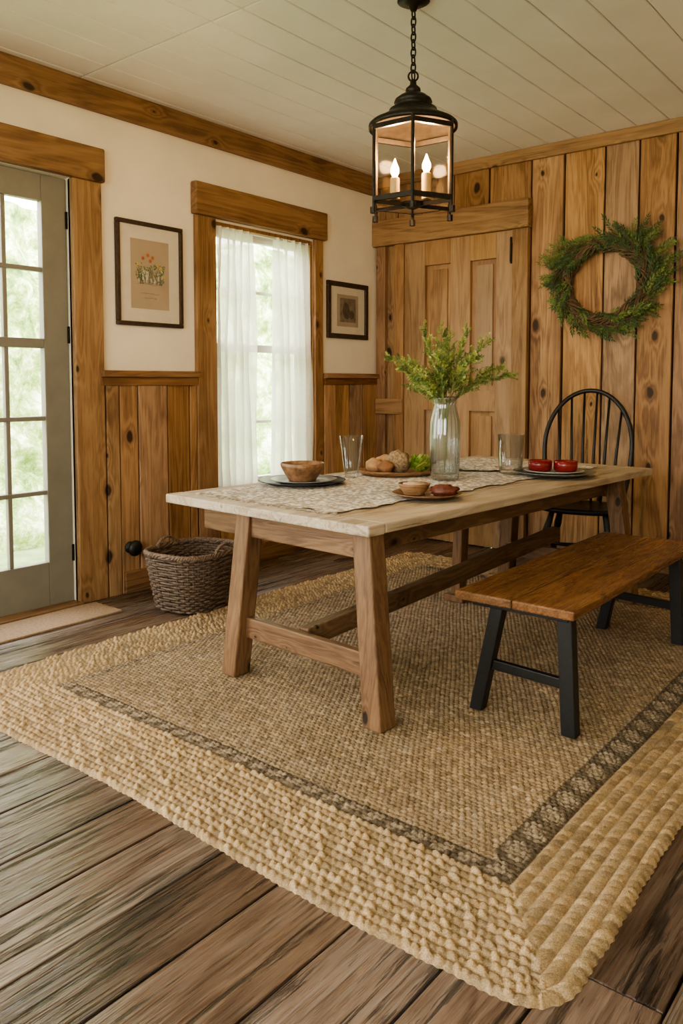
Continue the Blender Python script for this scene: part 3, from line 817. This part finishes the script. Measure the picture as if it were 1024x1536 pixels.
RED=plain('red_enamel',(.20,.014,.014),.25,30,.2,.05)
def plate(r,h=.014,t=.004): return [(0,.002),(r*.62,.002),(r*.7,.0),(r*.98,h-.002),(r,h),(r*.98,h+.002),(r*.72,t+.002),(r*.6,t),(0,t)]
dish('charger_plate',(1.31,-2.36,CZ),plate(.205,.016),CHAR,'black round charger plate holding a brown bowl','plate')
dish('plate',(1.34,-2.38,CZ+.008),plate(.155,.016,.006),SLATE,'grey rimmed dinner plate stacked on a black charger','plate')
def bowlp(r,h,f=.5): return [(0,.0),(r*f,.0),(r*f*1.02,.006),(r*.8,h*.4),(r*.97,h*.8),(r,h),(r*.96,h+.001),(r*.92,h*.8),(r*.74,h*.42),(r*f*.8,.012),(0,.012)]
dish('bowl',(1.335,-2.385,CZ+.0155),bowlp(.102,.082,.62),BRN,'mottled brown clay bowl on the stacked plates','bowl')
def tumbler(name,loc,rb,rt_,h,label,rib=0,ribn=0):
    dish(name,loc,[(0,.0),(rb,.0),(rb*1.02,.01),(rt_,h),(rt_*.955,h),(rb*.92,.018),(0,.014)],GLASS,label,'glass',48,rib,ribn)
tumbler('drinking_glass',(1.345,-2.03,CZ),.034,.060,.205,'tall clear tapered drinking glass beside the bread tray')
tumbler('drinking_glass',(1.88,-1.38,CZ),.058,.067,.20,'clear ribbed glass tumbler beside the vase',.02,16)
dish('vase',(1.76,-1.83,CZ),[(0,0),(.060,0),(.066,.01),(.069,.08),(.071,.2),(.069,.28),(.056,.335),(.050,.36),(.054,.385),(.064,.402),(.060,.402),(.050,.385),(.046,.36),(.052,.335),(.064,.28),(.066,.2),(.062,.03),(0,.022)],VASEG,'tall clear ribbed glass vase holding green sprigs','vase',80,.03,20)
SLF1=plain('sprig_leaf_light',(.30,.37,.10),.6,30,.3,0);SLF2=plain('sprig_leaf_green',(.13,.21,.055),.6,30,.3,0);STM=plain('sprig_stem',(.20,.22,.08),.7,30,.2,0)
def sprig(seed,tilt,L):
    random.seed(seed);P=[V((0,0,.04)),V((0.004,0,.2)),V((.016,0,.36))]
    n=14;q=P[-1].copy()
    for i in range(n):
        a=tilt*(.55+.75*i/n);d=V((math.sin(a),random.uniform(-.12,.12),math.cos(a)));q=q+d*L/n;P.append(q.copy())
    ms=M();ms.tube(P,[.003]*3+[.0026-.0015*i/n for i in range(n)],5)
    ml=M()
    for i in range(5,len(P)):
        d=(P[i]-P[i-1]).normalized();t=(i-5)/(len(P)-5)
        for k in range(3):
            a=random.uniform(0,2*pi);o_=d.orthogonal().normalized();o_=(Matrix.Rotation(a,3,d)@o_)
            bd=(d*.9+o_*.75).normalized();Lb=(.085*(1-.55*t))*random.uniform(.6,1.2)
            base=P[i-1]+(P[i]-P[i-1])*random.random()
            ml.cur=random.choice([0,0,1]);nl=9;qq=base.copy()
            pts=[base.copy()]
            for z in range(nl):
                bd=(bd+V((random.uniform(-.1,.1),random.uniform(-.1,.1),random.uniform(-.05,.13)))).normalized();qq=qq+bd*Lb/nl;pts.append(qq.copy())
                for w in range(3):
                    o2=Matrix.Rotation(random.uniform(0,6.28),3,bd)@bd.orthogonal().normalized()
                    ml.leaf(qq,(bd*.7+o2).normalized(),bd,.014*random.uniform(.8,1.25),.0055)
            ms.tube(pts[::3],.0009,3,cap=False)
    return ms,ml
specs=[(1,.28,.36,4),(2,.6,.35,4),(3,.95,.35,5),(4,1.25,.34,3)]
for sd,tl,L,cn in specs:
    ms,ml=sprig(sd,tl,L)
    E0=empty('green_sprig',(1.76,-1.83,CZ),label='feathery green sprig standing in the glass vase',category='plant sprig',group='green sprigs in the vase')
    s0=add('stem',ms,STM,E0);l0=add('foliage',ml,[SLF1,SLF2],E0)
    ph=random.uniform(0,6.28)+sd
    E0.rotation_euler=(0,0,ph)
    for k in range(1,cn):
        E=E0.copy();COL.objects.link(E);E.rotation_euler=(0,0,ph+2*pi*k/cn+random.uniform(-.25,.25));sc=random.uniform(.85,1.06);E.scale=(sc,sc,sc)
        for s_ in(s0,l0):
            c_=s_.copy();c_.parent=E;COL.objects.link(c_)
TRAY=wood('tray_wood',(.40,.24,.13),(.27,.15,.075),(.12,.06,.03),0,2,.5,0,.1)
m=M();m.lathe([(0,.0),(.17,.0),(.19,.012),(.195,.024),(.187,.024),(.17,.009),(0,.008)],40,sx=1,sy=.72)
add('serving_tray',m,TRAY,None,(1.45,-1.80,CZ),(0,0,.68),smooth=True,label='oval brown wooden serving tray with bread and lettuce',category='tray')
CR1=plain('golden_crust',(.42,.25,.12),.7,25,.35,.5,dist=.006);CR2=plain('seeded_crust',(.30,.21,.12),.8,90,.6,1.0,dist=.008);CR3=plain('dark_crust',(.25,.12,.05),.7,25,.35,.5,dist=.006)
def at_tray(a,b): return (1.45+.776*a-.63*b,-1.80+.6307*a+.776*b,CZ+.009)
for nm,a,b,rx,rz,mt,lb,sd in(('bread_roll',-.110,.015,.048,.038,CR1,'golden round bread roll on the tray',1),('bread_roll',-.055,-.055,.046,.036,CR3,'dark brown bread roll on the tray',2),('bread_roll',-.06,.062,.046,.044,CR1,'golden oval bread roll on the tray',5),('seeded_bread',.012,-.01,.062,.060,CR2,'rough seeded round loaf on the tray',3)):
    m=M();m.blob((0,0,rz*.93),rx,rx*.9,rz,18,28,.18,6,sd)
    for i,v in enumerate(m.v):
        if v[2]<.001: m.v[i]=(v[0],v[1],.001)
    add(nm,m,mt,None,at_tray(a,b),smooth=True,label=lb,category='bread')
random.seed(9);m=M()
for l in range(15):
    a=2*pi*l/15*2.4;tilt=.3+.9*(l/15);L=.088
    NU,NV=10,7;b0=len(m.v)
    rot=Matrix.Rotation(a,3,'Z')
    for i in range(NU+1):
        for j_ in range(NV+1):
            u=i/NU*2-1;v=j_/NV;w=.045*math.sin(pi*(.15+.75*v))
            rf=.010*v*math.sin(u*11+l)+.006*v*math.sin(u*23)
            p=V((L*v*math.sin(tilt)+.3*rf,u*w,L*v*math.cos(tilt)*.95+abs(rf)+.006))
            m.v.append(tuple(rot@p))
    m.cur=l%2
    for i in range(NU):
        for j_ in range(NV):
            b=b0+i*(NV+1)+j_;m.face((b,b+NV+1,b+NV+2,b+1))
add('lettuce',m,[plain('lettuce_light',(.50,.54,.15),.5,20,.25,.1),plain('lettuce_green',(.26,.38,.07),.5,20,.25,.1)],None,at_tray(.125,.0),smooth=True,label='frilly green lettuce head on the tray',category='lettuce')
dish('serving_plate',(2.0,-2.36,TZ+.0095),plate(.145,.016),BRN,'brown clay plate with a small bowl and cured meat','plate')
dish('small_bowl',(1.955,-2.385,TZ+.0165),bowlp(.066,.046,.65),TRAY,'small brown bowl of creamy dip','bowl',32)
m=M();m.blob((0,0,.012),.050,.050,.016,12,24,.3,12,4);add('creamy_dip',m,plain('cream_dip',(.55,.40,.27),.6,50,.3,.6),None,(1.955,-2.385,TZ+.042),smooth=True,label='creamy tan dip filling the small bowl',category='dip')
m=M();m.blob((0,0,.018),.058,.036,.024,14,24,.35,10,8);add('cured_meat',m,plain('dark_red_meat',(.16,.045,.028),.45,40,.5,.5),None,(2.065,-2.325,TZ+.018),(0,0,.7),smooth=True,label='dark red slice of cured meat on the clay plate',category='meat')
dish('charger_plate',(2.08,-1.30,TZ+.0095),plate(.205,.018),plain('sage_stoneware',(.16,.17,.14),.4,40,.3,.1),'dark sage charger plate holding two red bowls','plate')
dish('plate',(2.08,-1.30,TZ+.019),plate(.150,.014,.006),plain('pale_stoneware',(.42,.42,.37),.4,40,.15,.1),'pale grey plate under two red bowls','plate')
for a,b,lb,mt in((-.062,.03,'shiny red enamel bowl on the pale plate',plain('red_sauce',(.18,.02,.012),.3,30,.2,.1)),(.060,.0,'red enamel bowl filled with dark brown relish',plain('dark_relish',(.07,.02,.012),.4,40,.4,.4))):
    x,y=2.08+.776*a-.63*b,-1.30+.6307*a+.776*b
    o=dish('red_bowl',(x,y,TZ+.0255),[(0,0),(.050,0),(.058,.01),(.060,.03),(.060,.052),(.056,.054),(.053,.046),(.049,.014),(0,.012)],RED,lb,'bowl',36)
    m=M();m.lathe([(0,.012),(.048,.013),(.0525,.042),(0,.048)],30);add('filling',m,mt,o,smooth=True)
NAP=empty('napkin',(1.62,-1.28,CZ),(0,0,.5),label='folded cream lace napkin on the table runner',category='napkin')
m=M()
for i in range(31):
    for j_ in range(31):
        u=i/30*2-1;v=j_/30*2-1;m.v.append((u*.13+.004*math.sin(v*30),v*.16+.004*math.sin(u*26),.005+.012*max(0,mnoise.noise(V((u*2.2,v*2.2,4))))+.003*abs(math.sin(u*25)*math.sin(v*25))))
for i in range(30):
    for j_ in range(30):
        b=i*31+j_;m.face((b,b+31,b+32,b+1))
add('cloth',m,LACE,NAP,smooth=True)

# ------------------------------------------------------------------ world & light
w=bpy.data.worlds.new('World');bpy.context.scene.world=w;w.use_nodes=True;nt=w.node_tree
bg=nt.nodes['Background'];g=G(nt)
tc=g.n('ShaderNodeTexCoord').outputs['Generated'];sx=g.n('ShaderNodeSeparateXYZ');g.put(sx.inputs[0],tc)
c=g.ramp(g.mr(sx.outputs[2],-.2,.8,0,1),[(0,(.95,.89,.81)),(.4,(1,.965,.91)),(1,(.94,.96,.98))])
g.put(bg.inputs[0],c);bg.inputs[1].default_value=13.0
def portal(loc,nrm,sx_,sy_):
    l=bpy.data.lights.new('window_portal','AREA');l.shape='RECTANGLE';l.size=sx_;l.size_y=sy_;l.energy=1
    o=bpy.data.objects.new('window_portal',l);COL.objects.link(o);o.location=loc
    o.rotation_euler=V(nrm).to_track_quat('-Z','Z' if abs(nrm[2])<.5 else 'Y').to_euler()
    l.cycles.is_portal=True
portal((-.16,-3.17,1.19),(1,0,0),.7,2.0)
portal((-.16,-1.255,1.34),(1,0,0),.95,1.75)
portal((-.16,-5.3,1.18),(1,0,0),2.0,2.35)
portal((2.85,-6.76,1.6),(0,1,0),2.7,1.4)
try: bpy.context.scene.view_settings.look='AgX - Medium High Contrast'
except Exception as e: print(e)

# ------------------------------------------------------------------ camera
cam=bpy.data.cameras.new('camera');co_=bpy.data.objects.new('camera',cam);COL.objects.link(co_)
co_.location=(3.773,-5.098,1.2)
co_.rotation_euler=(math.radians(90)-math.atan(74/1187.),0,math.radians(39.1))
cam.sensor_fit='HORIZONTAL';cam.sensor_width=36;cam.lens=1187/1024*36;cam.shift_y=-121/1024
cam.clip_start=.05
bpy.context.scene.camera=co_
